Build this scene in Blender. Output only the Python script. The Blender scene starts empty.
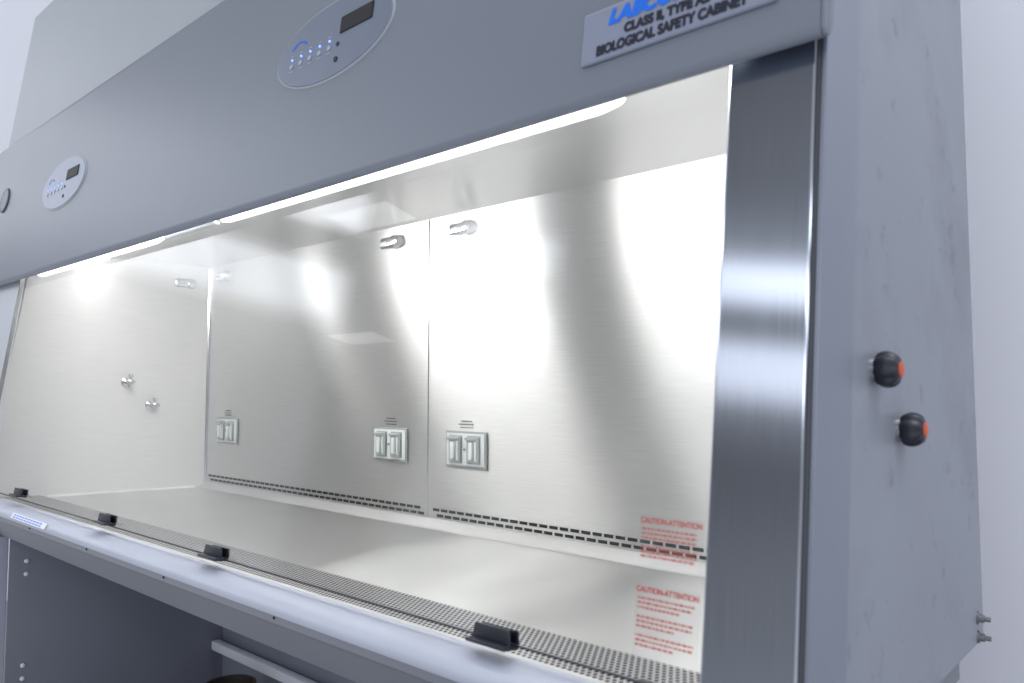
import bpy, bmesh, math
from mathutils import Matrix, Vector
H=1.2
sc=bpy.context.scene
COL=sc.collection
SL=0.1376
def F(h): return 0.557+SL*h
def HD(h): return 0.534+SL*h
Dw=1.03
XL,XR=-2.07,-0.249
XLF=-2.165                     # front edge of the slightly splayed end wall
def XW(y): return XL+(XLF-XL)*(Dw-y)/(Dw-0.60)
_n=math.sqrt(1+SL*SL)
def fr(X,h,base=0.557,off=0.0):
    v=Vector((0,SL/_n,1/_n)); n=Vector((0,-1/_n,SL/_n)); u=Vector((1,0,0))
    o=Vector((X,base+SL*h,h))+n*off
    return Matrix(((u.x,v.x,n.x,o.x),(u.y,v.y,n.y,o.y),(u.z,v.z,n.z,o.z),(0,0,0,1)))
def newmat(name):
    m=bpy.data.materials.new(name); m.use_nodes=True
    return m,m.node_tree,m.node_tree.nodes['Principled BSDF']
def paint(name,col,rough=0.5,var=0.06,scale=6,metal=0.0,coat=0.0,bump=0.0,stain=0.0):
    m,nt,b=newmat(name)
    tc=nt.nodes.new('ShaderNodeTexCoord')
    nz=nt.nodes.new('ShaderNodeTexNoise'); nz.inputs['Scale'].default_value=scale; nz.inputs['Detail'].default_value=5
    nt.links.new(tc.outputs['Object'],nz.inputs['Vector'])
    cr=nt.nodes.new('ShaderNodeValToRGB')
    cr.color_ramp.elements[0].position=0.3; cr.color_ramp.elements[1].position=0.7
    cr.color_ramp.elements[0].color=[c*(1-var) for c in col]+[1]
    cr.color_ramp.elements[1].color=[min(1,c*(1+var)) for c in col]+[1]
    nt.links.new(nz.outputs['Fac'],cr.inputs['Fac'])
    last=cr.outputs['Color']
    if stain>0:
        for sc_,lo,hi,amt in ((5,0.50,0.68,stain*0.8),(26,0.61,0.71,stain*1.5),(60,0.68,0.73,stain*1.5)):
            n2=nt.nodes.new('ShaderNodeTexNoise'); n2.inputs['Scale'].default_value=sc_; n2.inputs['Detail'].default_value=6; n2.inputs['Roughness'].default_value=0.6
            nt.links.new(tc.outputs['Object'],n2.inputs['Vector'])
            r2=nt.nodes.new('ShaderNodeValToRGB'); r2.color_ramp.elements[0].position=lo; r2.color_ramp.elements[1].position=hi
            r2.color_ramp.elements[0].color=(0,0,0,1); r2.color_ramp.elements[1].color=(amt,amt,amt,1)
            nt.links.new(n2.outputs['Fac'],r2.inputs['Fac'])
            mx=nt.nodes.new('ShaderNodeMixRGB'); mx.blend_type='MIX'
            nt.links.new(r2.outputs['Color'],mx.inputs['Fac']); nt.links.new(last,mx.inputs['Color1'])
            mx.inputs['Color2'].default_value=[c*0.45 for c in col]+[1]
            last=mx.outputs['Color']
    nt.links.new(last,b.inputs['Base Color'])
    b.inputs['Roughness'].default_value=rough; b.inputs['Metallic'].default_value=metal
    b.inputs['Coat Weight'].default_value=coat
    if bump>0:
        n3=nt.nodes.new('ShaderNodeTexNoise'); n3.inputs['Scale'].default_value=500; nt.links.new(tc.outputs['Object'],n3.inputs['Vector'])
        bp=nt.nodes.new('ShaderNodeBump'); bp.inputs['Strength'].default_value=bump; bp.inputs['Distance'].default_value=0.001
        nt.links.new(n3.outputs['Fac'],bp.inputs['Height']); nt.links.new(bp.outputs['Normal'],b.inputs['Normal'])
    return m
def brushed(name,col,rough=0.35,aniso=0.9,vertical=False,wave=0.0,var=0.05,metal=1.0,wmap=(2,2),fine=900,long=14,rv=0.07):
    m,nt,b=newmat(name)
    uv=nt.nodes.new('ShaderNodeUVMap'); uv.uv_map='UVMap'
    mp=nt.nodes.new('ShaderNodeMapping')
    mp.inputs['Scale'].default_value=(fine,long,1) if vertical else (long,fine,1)
    nt.links.new(uv.outputs['UV'],mp.inputs['Vector'])
    nz=nt.nodes.new('ShaderNodeTexNoise'); nz.inputs['Scale'].default_value=1.0; nz.inputs['Detail'].default_value=3
    nt.links.new(mp.outputs['Vector'],nz.inputs['Vector'])
    cr=nt.nodes.new('ShaderNodeValToRGB')
    cr.color_ramp.elements[0].position=0.25; cr.color_ramp.elements[1].position=0.75
    cr.color_ramp.elements[0].color=[c*(1-var) for c in col]+[1]; cr.color_ramp.elements[1].color=[min(1,c*(1+var)) for c in col]+[1]
    nt.links.new(nz.outputs['Fac'],cr.inputs['Fac']); nt.links.new(cr.outputs['Color'],b.inputs['Base Color'])
    mr=nt.nodes.new('ShaderNodeMapRange'); mr.inputs['To Min'].default_value=rough*(1-rv); mr.inputs['To Max'].default_value=rough*(1+rv)
    nt.links.new(nz.outputs['Fac'],mr.inputs['Value']); nt.links.new(mr.outputs['Result'],b.inputs['Roughness'])
    b.inputs['Metallic'].default_value=metal
    b.inputs['Anisotropic'].default_value=aniso
    b.inputs['Anisotropic Rotation'].default_value=0.0 if vertical else 0.25
    tg=nt.nodes.new('ShaderNodeTangent'); tg.direction_type='UV_MAP'; tg.uv_map='UVMap'
    nt.links.new(tg.outputs['Tangent'],b.inputs['Tangent'])
    if wave>0:
        m2=nt.nodes.new('ShaderNodeMapping'); m2.inputs['Scale'].default_value=(wmap[0],wmap[1],1); nt.links.new(uv.outputs['UV'],m2.inputs['Vector'])
        n2=nt.nodes.new('ShaderNodeTexNoise'); n2.inputs['Scale'].default_value=1.0; n2.inputs['Detail'].default_value=0
        nt.links.new(m2.outputs['Vector'],n2.inputs['Vector'])
        b2=nt.nodes.new('ShaderNodeBump'); b2.inputs['Strength'].default_value=1.0; b2.inputs['Distance'].default_value=wave
        nt.links.new(n2.outputs['Fac'],b2.inputs['Height']); nt.links.new(b2.outputs['Normal'],b.inputs['Normal'])
    return m
def flat(name,col,rough=0.5,metal=0.0,emit=None,es=0):
    m=paint(name,col,rough,0.03,20,metal)
    if emit:
        b=m.node_tree.nodes['Principled BSDF']; b.inputs['Emission Color'].default_value=(*emit,1); b.inputs['Emission Strength'].default_value=es
    return m
M_back=brushed('brushed_steel_back',(0.725,0.725,0.715),0.39,1.0,wave=0.002,wmap=(4,0.8),var=0.07)
M_steel=brushed('brushed_steel_deck',(0.72,0.72,0.715),0.31,1.0,wave=0.009,wmap=(6.0,0.4),var=0.01,rv=0.0,fine=500,long=40)
M_ceil=brushed('brushed_steel_ceiling',(0.85,0.85,0.85),0.28,0.8,wave=0.0,var=0.01,rv=0.01)
M_side=brushed('brushed_steel_side',(0.64,0.64,0.635),0.57,0.4,wave=0.0,var=0.07)
M_col=brushed('brushed_steel_column',(0.49,0.525,0.60),0.14,0.95,vertical=True,wave=0.0,var=0.05)
M_header=paint('header_paint',(0.182,0.202,0.247),0.42,0.03,2,bump=0.15)
M_panel=paint('side_paint',(0.235,0.255,0.298),0.42,0.05,4,bump=0.1,stain=0.38)
M_trim=paint('trim_metal_paint',(0.225,0.247,0.302),0.35,0.03,5,metal=0.4)
M_upper=paint('upper_paint',(0.35,0.38,0.42),0.5,0.02,3)
M_edge=paint('end_column_paint',(0.60,0.63,0.68),0.35,0.02,3,metal=0.3)
M_rest=paint('armrest_paint',(0.42,0.445,0.53),0.42,0.04,8)
M_wall=paint('wall_paint',(0.74,0.75,0.82),0.8,0.02,1.5,bump=0.1)
M_floor=paint('floor_vinyl',(0.20,0.20,0.21),0.4,0.08,4)
M_black=flat('black_plastic',(0.012,0.014,0.025),0.4)
M_dark=flat('dark_gap',(0.01,0.01,0.011),0.7)
M_orange=flat('orange_plastic',(0.55,0.08,0.015),0.45)
M_chrome=flat('chrome',(0.66,0.66,0.68),0.2,1.0)
M_bolt=flat('bolt_metal',(0.30,0.30,0.31),0.3,1.0)
M_plate=flat('outlet_plate_metal',(0.34,0.36,0.355),0.4,0.6)
M_cover=flat('outlet_cover_grey',(0.36,0.39,0.38),0.4,0.2)
M_loop=flat('outlet_latch_grey',(0.58,0.61,0.60),0.4)
M_label=flat('label_blue_grey',(0.26,0.29,0.38),0.35,0.1)
M_dial=flat('dial_face_grey',(0.22,0.24,0.28),0.5)
M_rimd=flat('dial_rim_dark',(0.06,0.065,0.08),0.4)
M_cp=flat('panel_silver_blue',(0.19,0.22,0.29),0.38,0.3)
M_blue=flat('blue_ink',(0.005,0.16,0.80),0.4)
M_ink=flat('dark_ink',(0.01,0.01,0.03),0.5)
M_red=flat('red_ink',(0.52,0.13,0.11),0.5)
M_white=flat('white_plastic',(0.75,0.76,0.80),0.4)
M_btn=flat('button_grey',(0.38,0.41,0.50),0.4)
M_led=flat('blue_led',(0.1,0.15,0.9),0.4,0,(0.15,0.25,1.0),3)
M_lcd=flat('lcd_dark',(0.004,0.005,0.008),0.6)
M_stand=paint('stand_panel_paint',(0.17,0.182,0.225),0.5,0.06,4)
M_standl=paint('stand_rail_paint',(0.20,0.21,0.245),0.4,0.04,4)
M_rail=paint('rail_paint',(0.6,0.62,0.68),0.4,0.04,4)
M_brown=flat('dark_brown',(0.03,0.02,0.018),0.6)
M_tube=flat('lamp_diffuser_glow',(1,1,1),0.4,0,(1.0,1.0,0.985),2.4)
M_tube2=flat('added_tube_glow',(1,1,1),0.4,0,(1.0,0.998,0.98),54)  # this and the next two: glow of added tubes hidden behind the header lip
M_tubeb=flat('added_middle_tube_glow',(1,1,1),0.4,0,(1.0,0.998,0.98),76)
M_tube3=flat('added_short_tube_glow',(1,1,1),0.4,0,(1.0,0.998,0.98),30)
M_house=paint('lamp_housing',(0.7,0.7,0.7),0.4)
mg=bpy.data.materials.new('sash_glass'); mg.use_nodes=True; nt=mg.node_tree; nt.nodes.clear()
out=nt.nodes.new('ShaderNodeOutputMaterial'); mx=nt.nodes.new('ShaderNodeMixShader')
tr=nt.nodes.new('ShaderNodeBsdfTransparent'); tr.inputs['Color'].default_value=(0.967,0.97,0.967,1)
gl=nt.nodes.new('ShaderNodeBsdfGlossy'); gl.inputs['Roughness'].default_value=0.01
fz=nt.nodes.new('ShaderNodeFresnel'); fz.inputs['IOR'].default_value=1.5
nt.links.new(fz.outputs[0],mx.inputs[0]); nt.links.new(tr.outputs[0],mx.inputs[1]); nt.links.new(gl.outputs[0],mx.inputs[2]); nt.links.new(mx.outputs[0],out.inputs[0])
M_glass=mg
mf=bpy.data.materials.new('clear_film'); mf.use_nodes=True; nt=mf.node_tree; nt.nodes.clear()
out=nt.nodes.new('ShaderNodeOutputMaterial'); mx=nt.nodes.new('ShaderNodeMixShader'); mx.inputs[0].default_value=0.03
tr=nt.nodes.new('ShaderNodeBsdfTransparent'); df=nt.nodes.new('ShaderNodeBsdfDiffuse'); df.inputs['Color'].default_value=(0.8,0.8,0.8,1)
nt.links.new(tr.outputs[0],mx.inputs[1]); nt.links.new(df.outputs[0],mx.inputs[2]); nt.links.new(mx.outputs[0],out.inputs[0])
M_film=mf
def perforated():
    m=brushed('perforated_grille',(0.62,0.62,0.64),0.38,0.4,var=0.02); nt=m.node_tree; b=nt.nodes['Principled BSDF']
    uv=nt.nodes.new('ShaderNodeUVMap'); uv.uv_map='UVMap'
    sp=nt.nodes.new('ShaderNodeSeparateXYZ'); nt.links.new(uv.outputs['UV'],sp.inputs[0])
    def mth(op,a,bv=None):
        n=nt.nodes.new('ShaderNodeMath'); n.operation=op
        for i,v in enumerate((a,bv)):
            if v is None: continue
            if isinstance(v,(int,float)): n.inputs[i].default_value=v
            else: nt.links.new(v,n.inputs[i])
        return n.outputs[0]
    P=0.0070
    row=mth('ADD',mth('DIVIDE',sp.outputs['Y'],P*0.866),100.0); rf=mth('FLOOR',row); odd=mth('MULTIPLY',mth('MODULO',rf,2.0),0.5)
    u=mth('FRACT',mth('ADD',mth('DIVIDE',sp.outputs['X'],P),mth('ADD',odd,1000.0))); v=mth('FRACT',row)
    du=mth('SUBTRACT',u,0.5); dv=mth('MULTIPLY',mth('SUBTRACT',v,0.5),0.866)
    d=mth('SQRT',mth('ADD',mth('MULTIPLY',du,du),mth('MULTIPLY',dv,dv)))
    hole=mth('LESS_THAN',d,0.32)
    mixc=nt.nodes.new('ShaderNodeMixRGB'); src=b.inputs['Base Color'].links[0].from_socket
    nt.links.new(hole,mixc.inputs[0]); nt.links.new(src,mixc.inputs[1]); mixc.inputs[2].default_value=(0.03,0.03,0.03,1)
    nt.links.new(mixc.outputs[0],b.inputs['Base Color'])
    nt.links.new(mth('SUBTRACT',1.0,hole),b.inputs['Metallic'])
    nt.links.new(mth('ADD',mth('MULTIPLY',hole,0.5),0.38),b.inputs['Roughness'])
    nt.links.new(mth('SUBTRACT',0.5,mth('MULTIPLY',hole,0.5)),b.inputs['Specular IOR Level'])
    return m
M_grille=perforated()
class MB:
    def __init__(s): s.v=[]; s.f=[]; s.m=[]; s.mats=[]
    def mi(s,mat):
        if mat not in s.mats: s.mats.append(mat)
        return s.mats.index(mat)
    def addbm(s,bm,mat,M=None):
        k=s.mi(mat); o=len(s.v); bm.verts.index_update()
        for v in bm.verts: s.v.append((M@v.co) if M else v.co.copy())
        for f in bm.faces: s.f.append([o+v.index for v in f.verts]); s.m.append(k)
        bm.free(); return s
    def box(s,x0,x1,y0,y1,z0,z1,mat,bev=0.0,M=None,seg=2):
        bm=bmesh.new(); bmesh.ops.create_cube(bm,size=1)
        for v in bm.verts: v.co=Vector(((x0+x1)/2+v.co.x*(x1-x0),(y0+y1)/2+v.co.y*(y1-y0),(z0+z1)/2+v.co.z*(z1-z0)))
        if bev>0: bmesh.ops.bevel(bm,geom=bm.edges[:],offset=bev,segments=seg,affect='EDGES',profile=0.5)
        return s.addbm(bm,mat,M)
    def prism(s,prof,a0,a1,mat,M=None,axis='x',bev=0):
        bm=bmesh.new()
        def co(p,a): return (a,p[0],p[1]) if axis=='x' else (p[0],p[1],a)
        A=[bm.verts.new(co(p,a0)) for p in prof]; B=[bm.verts.new(co(p,a1)) for p in prof]
        n=len(prof)
        for i in range(n): bm.faces.new((A[i],A[(i+1)%n],B[(i+1)%n],B[i]))
        bm.faces.new(A[::-1]); bm.faces.new(B)
        bmesh.ops.recalc_face_normals(bm,faces=bm.faces[:])
        if bev>0: bmesh.ops.bevel(bm,geom=bm.edges[:],offset=bev,segments=2,affect='EDGES',profile=0.5)
        return s.addbm(bm,mat,M)
    def ell(s,cx,cy,rx,ry,z0,z1,mat,M=None,n=40,taper=0.0):
        bm=bmesh.new()
        A=[];B=[]
        for i in range(n):
            a=2*math.pi*i/n; c,d=math.cos(a),math.sin(a)
            A.append(bm.verts.new((cx+rx*c,cy+ry*d,z0))); B.append(bm.verts.new((cx+(rx-taper)*c,cy+(ry-taper)*d,z1)))
        for i in range(n): bm.faces.new((A[i],A[(i+1)%n],B[(i+1)%n],B[i]))
        bm.faces.new(A[::-1]); bm.faces.new(B)
        return s.addbm(bm,mat,M)
    def lathe(s,prof,mat,M=None,n=24,rib=0,amp=0):
        bm=bmesh.new(); rings=[]
        for r,z in prof:
            rings.append([bm.verts.new(((r+amp*(r>0.011)*math.cos(rib*2*math.pi*i/n))*math.cos(2*math.pi*i/n),(r+amp*(r>0.011)*math.cos(rib*2*math.pi*i/n))*math.sin(2*math.pi*i/n),z)) for i in range(n)])
        for a,b in zip(rings,rings[1:]):
            for i in range(n): bm.faces.new((a[i],a[(i+1)%n],b[(i+1)%n],b[i]))
        bm.faces.new(rings[0][::-1]); bm.faces.new(rings[-1])
        return s.addbm(bm,mat,M)
    def text(s,txt,size,mat,M,sx=1.0,extr=0.0001,shear=0.0,bold=0.0):
        cu=bpy.data.curves.new('t','FONT'); cu.body=txt; cu.size=size; cu.align_x='CENTER'; cu.align_y='CENTER'; cu.extrude=extr; cu.shear=shear
        ob=bpy.data.objects.new('t',cu); COL.objects.link(ob); bpy.context.view_layer.update()
        me=bpy.data.meshes.new_from_object(ob.evaluated_get(bpy.context.evaluated_depsgraph_get()))
        offs=[(0,0)] if bold==0 else [(0,0),(bold,0),(-bold,0),(0,bold),(0,-bold),(bold*.7,bold*.7),(-bold*.7,bold*.7),(bold*.7,-bold*.7),(-bold*.7,-bold*.7)]
        for k,(dx,dy) in enumerate(offs):
            bm=bmesh.new(); bm.from_mesh(me)
            for v in bm.verts: v.co=Vector((v.co.x*sx+dx,v.co.y+dy,v.co.z+k*0.00003))
            s.addbm(bm,mat,M)
        bpy.data.objects.remove(ob); bpy.data.curves.remove(cu); bpy.data.meshes.remove(me)
        return s
    def obj(s,name,parent=None,smooth=True,ang=35):
        me=bpy.data.meshes.new(name)
        me.from_pydata([(v[0],v[1],v[2]+H) for v in s.v],[],s.f)
        for m in s.mats: me.materials.append(m)
        me.polygons.foreach_set('material_index',s.m)
        uvl=me.uv_layers.new(name='UVMap')
        for p in me.polygons:
            n=p.normal; ax=max(range(3),key=lambda i:abs(n[i]))
            for li in p.loop_indices:
                c=me.vertices[me.loops[li].vertex_index].co
                uvl.data[li].uv=(c.y,c.z) if ax==0 else ((c.x,c.z) if ax==1 else (c.x,c.y))
        if smooth:
            me.polygons.foreach_set('use_smooth',[True]*len(me.polygons)); me.set_sharp_from_angle(angle=math.radians(ang))
        me.update()
        ob=bpy.data.objects.new(name,me); COL.objects.link(ob)
        c=sum((v.co for v in me.vertices),Vector())/max(1,len(me.vertices))
        me.transform(Matrix.Translation(-c)); ob.location=c
        if parent is not None: par(ob,parent)
        return ob
def wpos(o):
    p=o.location.copy()
    while o.parent: o=o.parent; p+=o.location
    return p
def par(ob,parent):
    ob.location=ob.location-wpos(parent); ob.parent=parent
def thing(name,loc,label,cat):
    e=bpy.data.objects.new(name,None); e.empty_display_size=0.1; COL.objects.link(e); e.location=loc
    e['label']=label; e['category']=cat; return e
def axX(X,y,h): return Matrix(((0,0,1,X),(1,0,0,y),(0,1,0,h),(0,0,0,1)))

# ============================================================ CABINET
cab=thing('biosafety_cabinet',(-1.36,0.8,H-0.33),'grey and stainless steel safety cabinet with lit chamber, on stand','safety cabinet')
XO=-0.216; XLO=-2.55
def sheet(x0,x1,name):
    mb=MB(); mb.box(x0,x1,Dw,Dw+0.003,-0.262,0.342,M_back)
    x=x0+0.016
    while x<x1-0.02:
        for hz in (-0.2300,-0.2405):
            xx=x+(0.011 if hz<-0.235 else 0)
            mb.box(xx,xx+0.017,Dw-0.0012,Dw+0.001,hz-0.0025,hz+0.0025,M_dark)
        x+=0.0225
    return mb.obj(name,cab,smooth=False)
sheet(XL,-1.1605,'back_panel'); sheet(-1.1595,XR,'back_panel')
MB().box(-1.1612,-1.1588,Dw-0.0012,Dw,-0.26,0.34,M_chrome,0.0004).obj('seam_strip',cab)
MB().prism([(XL,Dw),(XL,Dw-0.006),(XL+0.002,Dw-0.002),(XL+0.006,Dw)],-0.26,0.34,M_chrome,axis='z').obj('corner_bead',cab)
MB().prism([(Dw-0.0005,-0.247),(Dw-0.004,-0.2485),(Dw-0.024,-0.2595),(Dw-0.030,-0.2615),(Dw-0.0005,-0.2615)],XL+0.0005,XR-0.0005,M_side).obj('rear_ledge',cab,smooth=False)
mb=MB(); bm=bmesh.new()
pts=[]
for (y,h) in ((F(-0.262)+0.012,-0.262),(Dw,-0.262),(Dw,0.342),(F(0.342)+0.012,0.342)): pts.append((XW(y),y,h))
A=[bm.verts.new(p) for p in pts]; B=[bm.verts.new((p[0]-0.004,p[1],p[2])) for p in pts]
for i in range(4): bm.faces.new((A[i],A[(i+1)%4],B[(i+1)%4],B[i]))
bm.faces.new(A); bm.faces.new(B[::-1]); bmesh.ops.recalc_face_normals(bm,faces=bm.faces[:])
mb.addbm(bm,M_side); mb.obj('inner_side_wall',cab,smooth=False)
mb=MB(); bm=bmesh.new(); ya,yb=0.665,Dw-0.03
q=[(XW(ya),ya,-0.2575),(XW(yb),yb,-0.2575),(XW(yb)+0.005,yb,-0.2615),(XW(ya)+0.005,ya,-0.2615)]
bm.faces.new([bm.verts.new(p) for p in q]); mb.addbm(bm,M_house); mb.obj('foot_cove',cab,smooth=False)
MB().prism([(F(-0.262)+0.012,-0.262),(Dw,-0.262),(Dw,0.342),(F(0.342)+0.012,0.342)],XR,XR+0.004,M_side).obj('inner_side_wall',cab,smooth=False)
MB().box(XLF-0.01,XR,F(0.34)+0.012,Dw,0.342,0.35,M_ceil).obj('chamber_ceiling',cab,smooth=False)
MB().prism([(Dw,-0.262),(Dw,-0.275),(0.652,-0.275),(0.652,-0.258),(0.659,-0.2585),(0.665,-0.262)],XLF,XR,M_steel).obj('work_surface',cab,smooth=False)
MB().box(XLF,XR,0.576,0.6515,-0.262,-0.256,M_grille).box(XLF,XR,0.5535,0.5755,-0.2625,-0.2555,M_side).obj('intake_grille',cab,smooth=False)
prof=[(0.553,-0.252),(0.551,-0.247)]
for i in range(13):
    a=math.radians(80+ (185-80)*i/12)
    prof.append((0.531+0.032*math.cos(a),-0.2585+0.0175*math.sin(a)))
prof+=[(0.5005,-0.2625),(0.504,-0.2640),(0.553,-0.2645)]
MB().prism(prof,XLO,XO-0.001,M_rest).obj('armrest',cab)
MB().prism([(0.512,-0.265),(0.512,-0.277),(0.518,-0.283),(0.56,-0.335),(1.04,-0.335),(1.04,-0.2765),(0.7,-0.2765)],XLO+0.01,XO-0.025,M_standl).obj('lower_apron',cab,smooth=False)
for x in (-2.1,-1.75,-1.45,-1.15,-0.85):
    mb=MB(); mb.lathe([(0.0018,0),(0.0018,0.001),(0.001,0.0016)],M_dark,Matrix.Translation((x,0.5120,-0.271))@Matrix.Rotation(math.radians(90),4,'X'),n=10); mb.obj('apron_screw',cab)
st=MB(); Ms=Matrix.Translation((-1.72,0.5005,-0.2515))@Matrix.Rotation(math.radians(58),4,'X')
st.box(-0.10,0.10,-0.0055,0.0055,0,0.0012,M_white,M=Ms)
for r in range(2):
    for i in range(10): st.box(-0.088+i*0.017,-0.088+i*0.017+0.012,-0.0035+r*0.0045,-0.0015+r*0.0045,0.0012,0.0016,M_blue,M=Ms)
st.obj('rating_sticker',cab)
def column(x0,x1,mat,n):
    h0,h1=-0.36,0.33
    mb=MB(); mb.box(x0,x1,h0*_n,h1*_n,-0.022,0.0,mat,0.002,M=fr(0,0),seg=3); return mb.obj(n,cab,smooth=False)
column(-0.294,XO-0.0055,M_col,'front_column')
MB().box(XO-0.0050,XO-0.0015,-0.36*_n,0.33*_n,-0.020,-0.001,M_rimd,M=fr(0,0)).obj('column_gasket',cab)
column(-2.54,XLF-0.006,M_edge,'front_column')
MB().box(XLF-0.0055,XLF-0.0040,-0.26*_n,0.33*_n,-0.008,0.0005,M_bolt,M=fr(0,0)).obj('sash_seal',cab)
def outer(x0,x1):
    mb=MB(); mb.prism([(F(-0.285)+0.074,-0.285),(1.047,-0.285),(1.047,1.09),(F(1.09)+0.074,1.09)],x0,x1,M_panel,bev=0.002)
    return mb.obj('side_panel',cab,smooth=False)
outer(XO-0.02,XO); outer(XLO,XLO+0.02)
MB().prism([(F(-0.5),-0.5),(F(-0.5)+0.071,-0.5),(F(1.09)+0.071,1.09),(F(1.09),1.09)],XO-0.001,XO+0.003,M_trim,bev=0.0012).obj('edge_trim',cab,smooth=False)
MB().prism([(F(-0.33)+0.003,-0.33),(F(-0.33)+0.071,-0.33),(F(1.08)+0.071,1.08),(F(1.08)+0.003,1.08)],XO-0.02,XO-0.0055,M_dark).obj('edge_frame',cab)
def hp(h,o=0): return (HD(h)-o,h)
prof=[(HD(0.28)+0.016,0.28),(HD(0.27)+0.014,0.270),(HD(0.262)+0.009,0.2645),(HD(0.262)+0.004,0.2650),(HD(0.266)+0.001,0.2685),hp(0.276),hp(0.66),(HD(0.668)+0.002,0.668),(HD(0.674)+0.008,0.674),(HD(0.676)+0.016,0.676)]
header=MB().prism(prof,XLO-0.02,XO+0.006,M_header).obj('header_panel',cab,ang=50)
MB().prism(prof,XO+0.0062,XO+0.010,M_header,bev=0.001).obj('header_end_cap',cab)
MB().prism([(F(0.69)-0.004,0.678),(F(1.09)-0.004,1.09),(1.03,1.09),(1.03,0.36),(0.66,0.36),(0.66,0.678)],XLO+0.021,XO-0.021,M_upper).obj('upper_housing',cab)
Mp=fr(-0.3385,0.3275,0.534,0.0)
mb=MB(); mb.box(-0.0955,0.0955,-0.0255,0.0275,0,0.004,M_label,0.002,M=Mp)
def on(M,x,y,z): return M@Matrix.Translation((x,y,z))
mb.text('LABCONCO',0.0195,M_blue,on(Mp,-0.008,0.0140,0.0043),sx=1.07,shear=0.25,bold=0.0013)
mb.text('CLASS II, TYPE A2',0.0122,M_ink,on(Mp,-0.005,-0.0020,0.0043),sx=0.90,bold=0.00085)
mb.text('BIOLOGICAL SAFETY CABINET',0.0132,M_ink,on(Mp,-0.003,-0.0160,0.0043),sx=0.82,bold=0.0008)
mb.obj('name_plate',header,smooth=False)
def control(X,h):
    Mc=fr(X,h,0.534)
    mb=MB(); mb.ell(0,0,0.133,0.058,0,0.003,M_cp,Mc,64,0.0015)
    o=mb.obj('control_panel',header,ang=20)
    mb=MB(); mb.ell(0,0,0.1355,0.0605,0,0.0018,M_upper,Mc,64,0.001); mb.obj('panel_rim',o)
    mb=MB(); mb.box(0.022,0.092,0.002,0.026,0.003,0.0045,M_lcd,0.001,M=Mc)
    mb.obj('display_screen',o,smooth=False)
    mb=MB()
    for i in range(5):
        mb.ell(-0.092+i*0.023,-0.012,0.0042,0.0034,0.003,0.0042,M_btn,Mc,16)
        mb.ell(-0.092+i*0.023,-0.002,0.0016,0.0016,0.003,0.0045,M_led,Mc,10)
        mb.box(-0.097+i*0.023,-0.087+i*0.023,-0.0205,-0.0192,0.003,0.0034,M_btn,M=Mc)
        mb.box(-0.097+i*0.023,-0.090+i*0.023,0.004,0.0052,0.003,0.0034,M_btn,M=Mc)
    mb.ell(0.02,-0.012,0.003,0.003,0.003,0.0042,M_ink,Mc,12); mb.ell(0.02,-0.034,0.004,0.004,0.003,0.0042,M_ink,Mc,12)
    mb.obj('button_row',o)
    mb=MB(); pts=[]
    for i in range(17):
        t=i/16; pts.append((-0.095+0.035*t,0.014+0.008*math.sin(t*3.0)))
    for a,b in zip(pts,pts[1:]):
        mb.box(a[0],b[0]+0.0004,min(a[1],b[1])-0.0007,max(a[1],b[1])+0.0007,0.003,0.0036,M_blue,M=Mc)
    mb.obj('swoosh_mark',o)
control(-0.876,0.474); control(-1.90,0.463)
Mg=fr(-2.355,0.50,0.534); mb=MB(); mb.lathe([(0.034,0),(0.034,0.002),(0.031,0.004),(0.029,0.004),(0.029,0.003),(0.0,0.003)],M_rimd,Mg,32); mb.ell(0,0,0.0285,0.0285,0.0032,0.0036,M_dial,Mg,32); mb.obj('pressure_gauge',header)
def tube(a,b,y,h,r,mat,name):
    mb=MB(); mb.lathe([(r*0.2,0),(r*0.6,0.006),(r,0.03),(r,b-a-0.03),(r*0.6,b-a-0.006),(r*0.2,b-a)],mat,Matrix.Translation((a,y,h))@Matrix.Rotation(math.radians(90),4,'Y'),n=16)
    return mb.obj(name,cab)
tube(-1.225,-0.420,0.625,0.2845,0.0085,M_tube,'lamp_or_added_tube'); tube(-2.14,-1.445,0.625,0.2845,0.0085,M_tube,'lamp_or_added_tube')
MB().box(-1.43,-1.24,0.619,0.631,0.2785,0.2845,M_house,0.002).obj('lamp_bridge',cab)
tube(-0.95,-0.36,0.665,0.324,0.0105,M_tube2,'lamp_or_added_tube')  # hidden row of tubes added; its gaps make the dark back-panel bands
tube(-1.73,-1.19,0.665,0.324,0.0105,M_tubeb,'lamp_or_added_tube')
tube(-2.07,-1.96,0.72,0.324,0.0105,M_tube3,'lamp_or_added_tube')  # short unseen tube added to brighten the left end
# sash glass
mb=MB(); v0=-0.226*_n; v1=0.30*_n
bm=bmesh.new(); vs=[bm.verts.new(p) for p in ((XLF-0.0025,v0,-0.004),(-0.2950,v0,-0.004),(-0.2950,v1,-0.004),(XLF-0.0025,v1,-0.004))]; bm.faces.new(vs)
mb.addbm(bm,M_glass,fr(0,0)); sash=mb.obj('sash_glass',cab)
MB().box(XLF-0.0025,-0.2955,v0-0.0016,v0-0.0002,-0.006,-0.002,M_black,M=fr(0,0)).obj('sash_edge',sash)
def clip(X,h=-0.2185,w=0.024):
    M=fr(X,h); mb=MB()
    mb.prism([(-w,-0.012),(w,-0.012),(w-0.003,0.003),(-w+0.003,0.003)],0.0005,0.004,M_black,M=M,axis='z',bev=0.001)
    mb.box(-w-0.001,w+0.001,-0.014,-0.010,-0.009,0.012,M_black,0.0015,M=M)
    mb.prism([(-w,-0.010),(w,-0.010),(w-0.002,0.002),(-w+0.002,0.002)],-0.010,-0.0065,M_black,M=M,axis='z',bev=0.0008)
    mb.obj('sash_clip',sash)
for X,h in ((-0.502,-0.2175),(-1.029,-0.215),(-1.412,-0.212),(-1.88,-0.208)): clip(X,h)
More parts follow.
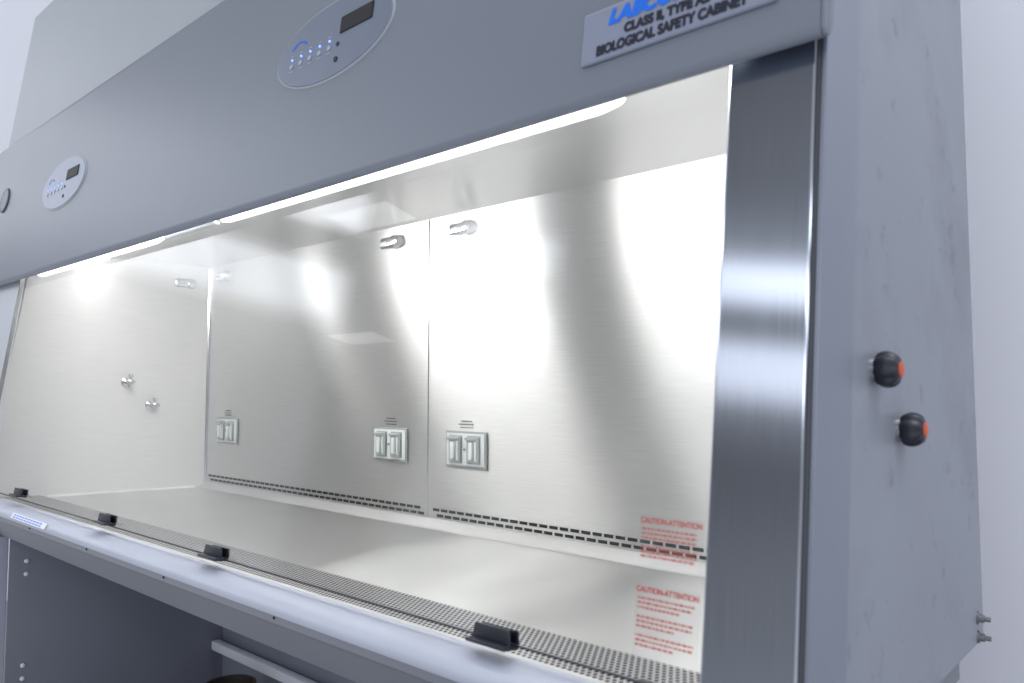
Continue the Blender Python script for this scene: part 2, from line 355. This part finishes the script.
mb=MB(); mb.box(-0.014,0.014,-0.010,-0.003,-0.009,0.004,M_black,0.001,M=fr(-0.335,-0.222)); mb.obj('sash_clip',sash)
def caution(X,ht,hb,blocks):
    M=fr(X,(ht+hb)/2); hh=(ht-hb)/2; mb=MB()
    bm=bmesh.new(); vs=[bm.verts.new(p) for p in ((-0.031,-hh,-0.0015),(0.027,-hh,-0.0015),(0.027,hh,-0.0015),(-0.031,hh,-0.0015))]; bm.faces.new(vs)
    mb.addbm(bm,M_film,M)
    mb.text('CAUTION-ATTENTION',0.0060,M_red,on(M,-0.002,hh-0.005,-0.0008),sx=0.88,extr=0.00005,bold=0.00025)
    import random; R=random.Random(blocks+4)
    y=hh-0.0115
    for b in range(blocks):
        for r in range(3):
            x=-0.028
            end=0.023-(R.random()*0.025 if r==2 else R.random()*0.003)
            while x<end:
                w=0.001+R.random()*0.0035; mb.box(x,min(x+w,end),y-0.0008,y+0.0008,-0.001,-0.0006,M_red,M=M); x+=w+0.0011
            y-=0.0036
        y-=0.0034
    mb.obj('caution_label',sash,smooth=False)
caution(-0.3235,-0.099,-0.139,2)
caution(-0.3235,-0.152,-0.209,3)
def outlet(X,h):
    M=Matrix(((1,0,0,X),(0,0,-1,Dw-0.0005),(0,1,0,h),(0,0,0,1)))
    mb=MB(); mb.box(-0.054,0.054,-0.034,0.034,0,0.003,M_plate,0.0015,M=M)
    mb.box(-0.050,0.050,-0.030,0.030,0.003,0.0045,M_loop,0.001,M=M)
    mb.lathe([(0.003,0.004),(0.003,0.0068),(0.001,0.0075)],M_chrome,M,n=12)
    o=mb.obj('power_outlet',cab)
    for s in (-1,1):
        c=s*0.024
        m2=MB(); m2.box(c-0.0175,c+0.0175,-0.026,0.026,0.0045,0.0052,M_plate,0.0003,M=M)
        m2.box(c-0.0155,c+0.0155,-0.024,0.024,0.0052,0.0105,M_cover,0.003,M=M,seg=3)
        m2.box(c-0.0155,c+0.0155,0.018,0.0235,0.0105,0.0140,M_cover,0.001,M=M)
        m2.box(c-0.0045,c+0.0045,-0.017,0.014,0.0105,0.0165,M_loop,0.0018,M=M)
        m2.box(c+0.009,c+0.0125,-0.020,0.016,0.0105,0.0135,M_loop,0.001,M=M)
        m2.obj('outlet_cover',o)
    m3=MB()
    for r,(w) in enumerate((0.016,0.02,0.014)):
        x=-w
        while x<w: m3.box(x,x+0.003,0.040+r*0.006,0.0415+r*0.006,0,0.0008,M_ink,M=M); x+=0.005
    m3.obj('outlet_marking',o)
for X,h in ((-1.052,-0.110),(-1.275,-0.110),(-1.955,-0.106)): outlet(X,h)
def boss(M):
    mb=MB(); mb.box(-0.030,0.018,-0.011,0.011,0.004,0.012,M_chrome,0.005,M=M,seg=3)
    mb.lathe([(0.015,0),(0.015,0.004),(0.012,0.014),(0.008,0.016)],M_chrome,M@Matrix.Translation((0.016,0,0)),n=20)
    mb.box(-0.024,-0.004,-0.003,0.003,0.012,0.0135,M_plate,0.001,M=M)
    mb.obj('hanger_boss',cab)
for X in (-1.063,-1.276,-1.99): boss(Matrix(((1,0,0,X),(0,0,-1,Dw),(0,1,0,0.309),(0,0,0,1))))
boss(axX(XW(0.965)-0.003,0.965,0.292))
def petcock(y,h):
    M=axX(XW(y)-0.002,y,h)
    mb=MB(); mb.lathe([(0.014,0),(0.014,0.005),(0.006,0.008),(0.005,0.02),(0.008,0.022),(0.008,0.034),(0.004,0.036),(0.004,0.05)],M_chrome,M,n=20)
    mb.lathe([(0.004,0),(0.004,0.012),(0.006,0.014),(0.0055,0.02)],M_chrome,M@Matrix.Translation((0,0,0.028))@Matrix.Rotation(math.radians(-90),4,'X'),n=14)
    mb.obj('gas_petcock',cab)
petcock(0.830,0.022); petcock(0.888,-0.038)
def knob(y,h,rot):
    M=axX(XO,y,h)@Matrix.Rotation(rot,4,'Z')
    mb=MB(); mb.lathe([(0.0105,0),(0.0105,0.003)],M_chrome,M,n=24)
    mb.lathe([(0.0112,0.002),(0.0134,0.004),(0.0147,0.008),(0.0147,0.012),(0.0134,0.016),(0.0112,0.0188),(0.0080,0.0205),(0.0062,0.0208)],M_black,M,n=80,rib=8,amp=0.0008)
    o=mb.obj('gas_knob',cab)
    mb=MB(); mb.lathe([(0.0066,0.0200),(0.0066,0.0212),(0.0050,0.0220),(0.002,0.0223),(0.0,0.0223)],M_orange,M,n=24); mb.obj('knob_cap',o)
knob(0.690,0.0175,0.2); knob(0.755,-0.0345,0.5)
for h in (-0.256,-0.277):
    M=axX(XO,1.018,h)
    mb=MB(); mb.lathe([(0.007,0),(0.007,0.002),(0.0045,0.0025),(0.0045,0.007),(0.0028,0.0075),(0.0028,0.013)],M_bolt,M,n=12); mb.obj('side_bolt',cab)

# ============================================================ STAND
stand=thing('cabinet_stand',(-1.36,0.8,0.0),'grey painted steel stand carrying the cabinet, open at the front','stand')
MB().box(-2.105,-2.10,0.575,1.112,-0.82,-0.345,M_stand,0.001).obj('side_panel',stand)
MB().box(-2.1,-0.33,1.105,1.11,-1.19,-0.340,M_stand,0.001).obj('added_shade_panel',stand)  # dark sheet added to stand in for the shade under the cabinet
def leg(x,y): MB().box(x-0.025,x+0.025,y-0.025,y+0.025,-1.195,-0.338,M_rest,0.004).obj('leg',stand)
leg(-2.132,0.55); leg(-2.132,1.03); leg(-0.30,0.60); leg(-0.30,1.06)
MB().box(-2.098,-0.33,1.07,1.095,-0.715,-0.690,M_rail,0.004).obj('cross_rail',stand)
for z in (-0.40,-0.43,-0.64,-0.67):
    mb=MB(); mb.lathe([(0.005,0),(0.005,0.002),(0.003,0.003)],M_white,axX(-2.10,0.61,z),n=10); mb.obj('panel_screw',stand)
b=thing('waste_bin',(-1.82,0.98,0.0),'small dark brown round waste bin under the cabinet','bin')
MB().lathe([(0.05,-1.2),(0.058,-0.725),(0.061,-0.720),(0.061,-0.712),(0.054,-0.712),(0.05,-1.15)],M_brown,Matrix.Translation((-1.82,0.98,0)),n=32).obj('bin_body',b)
# ============================================================ SETTING
w=MB().box(-9,4,1.42,1.5,-1.2,3.2,M_wall).obj('wall'); w['kind']='structure'
w=MB().box(-9,4,0.2,1.42,-1.25,-1.2,M_floor).obj('floor'); w['kind']='structure'
# ============================================================ LIGHT
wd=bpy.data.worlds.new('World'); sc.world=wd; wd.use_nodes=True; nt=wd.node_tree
bg=nt.nodes['Background']; tc=nt.nodes.new('ShaderNodeTexCoord'); sp=nt.nodes.new('ShaderNodeSeparateXYZ'); nt.links.new(tc.outputs['Generated'],sp.inputs[0])
def mth(op,a,bv=None):
    n=nt.nodes.new('ShaderNodeMath'); n.operation=op
    for i,v in enumerate((a,bv)):
        if v is None: continue
        if isinstance(v,(int,float)): n.inputs[i].default_value=v
        else: nt.links.new(v,n.inputs[i])
    return n.outputs[0]
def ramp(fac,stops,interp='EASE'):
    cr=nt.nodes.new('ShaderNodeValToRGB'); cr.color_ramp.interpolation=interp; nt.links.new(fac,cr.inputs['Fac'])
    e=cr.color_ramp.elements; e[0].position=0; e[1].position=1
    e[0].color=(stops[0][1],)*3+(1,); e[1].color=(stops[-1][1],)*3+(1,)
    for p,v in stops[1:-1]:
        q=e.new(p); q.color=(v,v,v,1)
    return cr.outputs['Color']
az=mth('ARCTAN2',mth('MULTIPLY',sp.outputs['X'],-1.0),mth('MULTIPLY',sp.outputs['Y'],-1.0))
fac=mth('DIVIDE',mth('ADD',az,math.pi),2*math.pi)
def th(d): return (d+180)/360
A=ramp(fac,[(0,0.9),(th(-90),0.6),(th(-20),0.7),(th(5),0.9),(th(12),0.30),(th(32),0.30),(th(34.5),0.0),(th(41),0.0),(th(43),1.0),(th(49),1.0),(th(51),0.0),(th(56),0.0),(th(58),1.0),(th(66),0.9),(th(80),0.5),(1,0.9)])  # dark azimuth gaps put in to shape the bands reflected in the steel
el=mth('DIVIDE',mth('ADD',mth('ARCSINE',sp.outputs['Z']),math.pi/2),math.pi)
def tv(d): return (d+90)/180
E=ramp(el,[(0,0.30),(tv(-15),0.30),(tv(0),0.19),(tv(9),0.13),(tv(12.5),0.20),(tv(14.8),1.25),(tv(16.8),1.25),(tv(18.1),0.12),(tv(19.8),0.11),(tv(20.8),1.7),(tv(22.5),1.7),(tv(23.6),0.26),(tv(29),0.18),(tv(42),0.12),(tv(60),0.60),(1,0.85)])  # bright elevation bands put in for the streaks reflected in the front column
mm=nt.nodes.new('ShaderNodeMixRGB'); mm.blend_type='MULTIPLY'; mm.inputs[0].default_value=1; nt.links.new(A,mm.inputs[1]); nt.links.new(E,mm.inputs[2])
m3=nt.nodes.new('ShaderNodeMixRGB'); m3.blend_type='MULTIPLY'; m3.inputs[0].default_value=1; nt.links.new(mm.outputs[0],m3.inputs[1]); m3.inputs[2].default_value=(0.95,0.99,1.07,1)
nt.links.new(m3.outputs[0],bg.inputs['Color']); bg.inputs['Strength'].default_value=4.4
def area(x,y,z,sx,sy,P,col=(0.95,0.97,1.0)):
    l=bpy.data.lights.new('ceiling_or_fill_light','AREA'); l.shape='RECTANGLE'; l.size=sx; l.size_y=sy; l.energy=P; l.color=col
    o=bpy.data.objects.new('ceiling_or_fill_light',l); COL.objects.link(o); o.location=(x,y,z+H); return o
area(-3.5,-1.2,1.5,0.55,0.22,1.1); area(-5.9,-3.0,1.5,0.7,0.28,1.6)
area(0.7,0.9,1.6,1.2,0.6,13)  # added fill light that brightens the right-hand wall
# ============================================================ CAMERA
cam=bpy.data.cameras.new('Camera'); co=bpy.data.objects.new('Camera',cam); COL.objects.link(co)
cam.sensor_width=36; cam.lens=780/1024*36; cam.clip_start=0.02; cam.clip_end=100
co.location=(0,0,H); co.rotation_euler=(math.radians(93.6),0,math.radians(42.3))
cam.dof.use_dof=True; cam.dof.focus_distance=1.45; cam.dof.aperture_fstop=7
sc.camera=co
sc.view_settings.view_transform='Standard'; sc.view_settings.look='None'; sc.view_settings.exposure=0
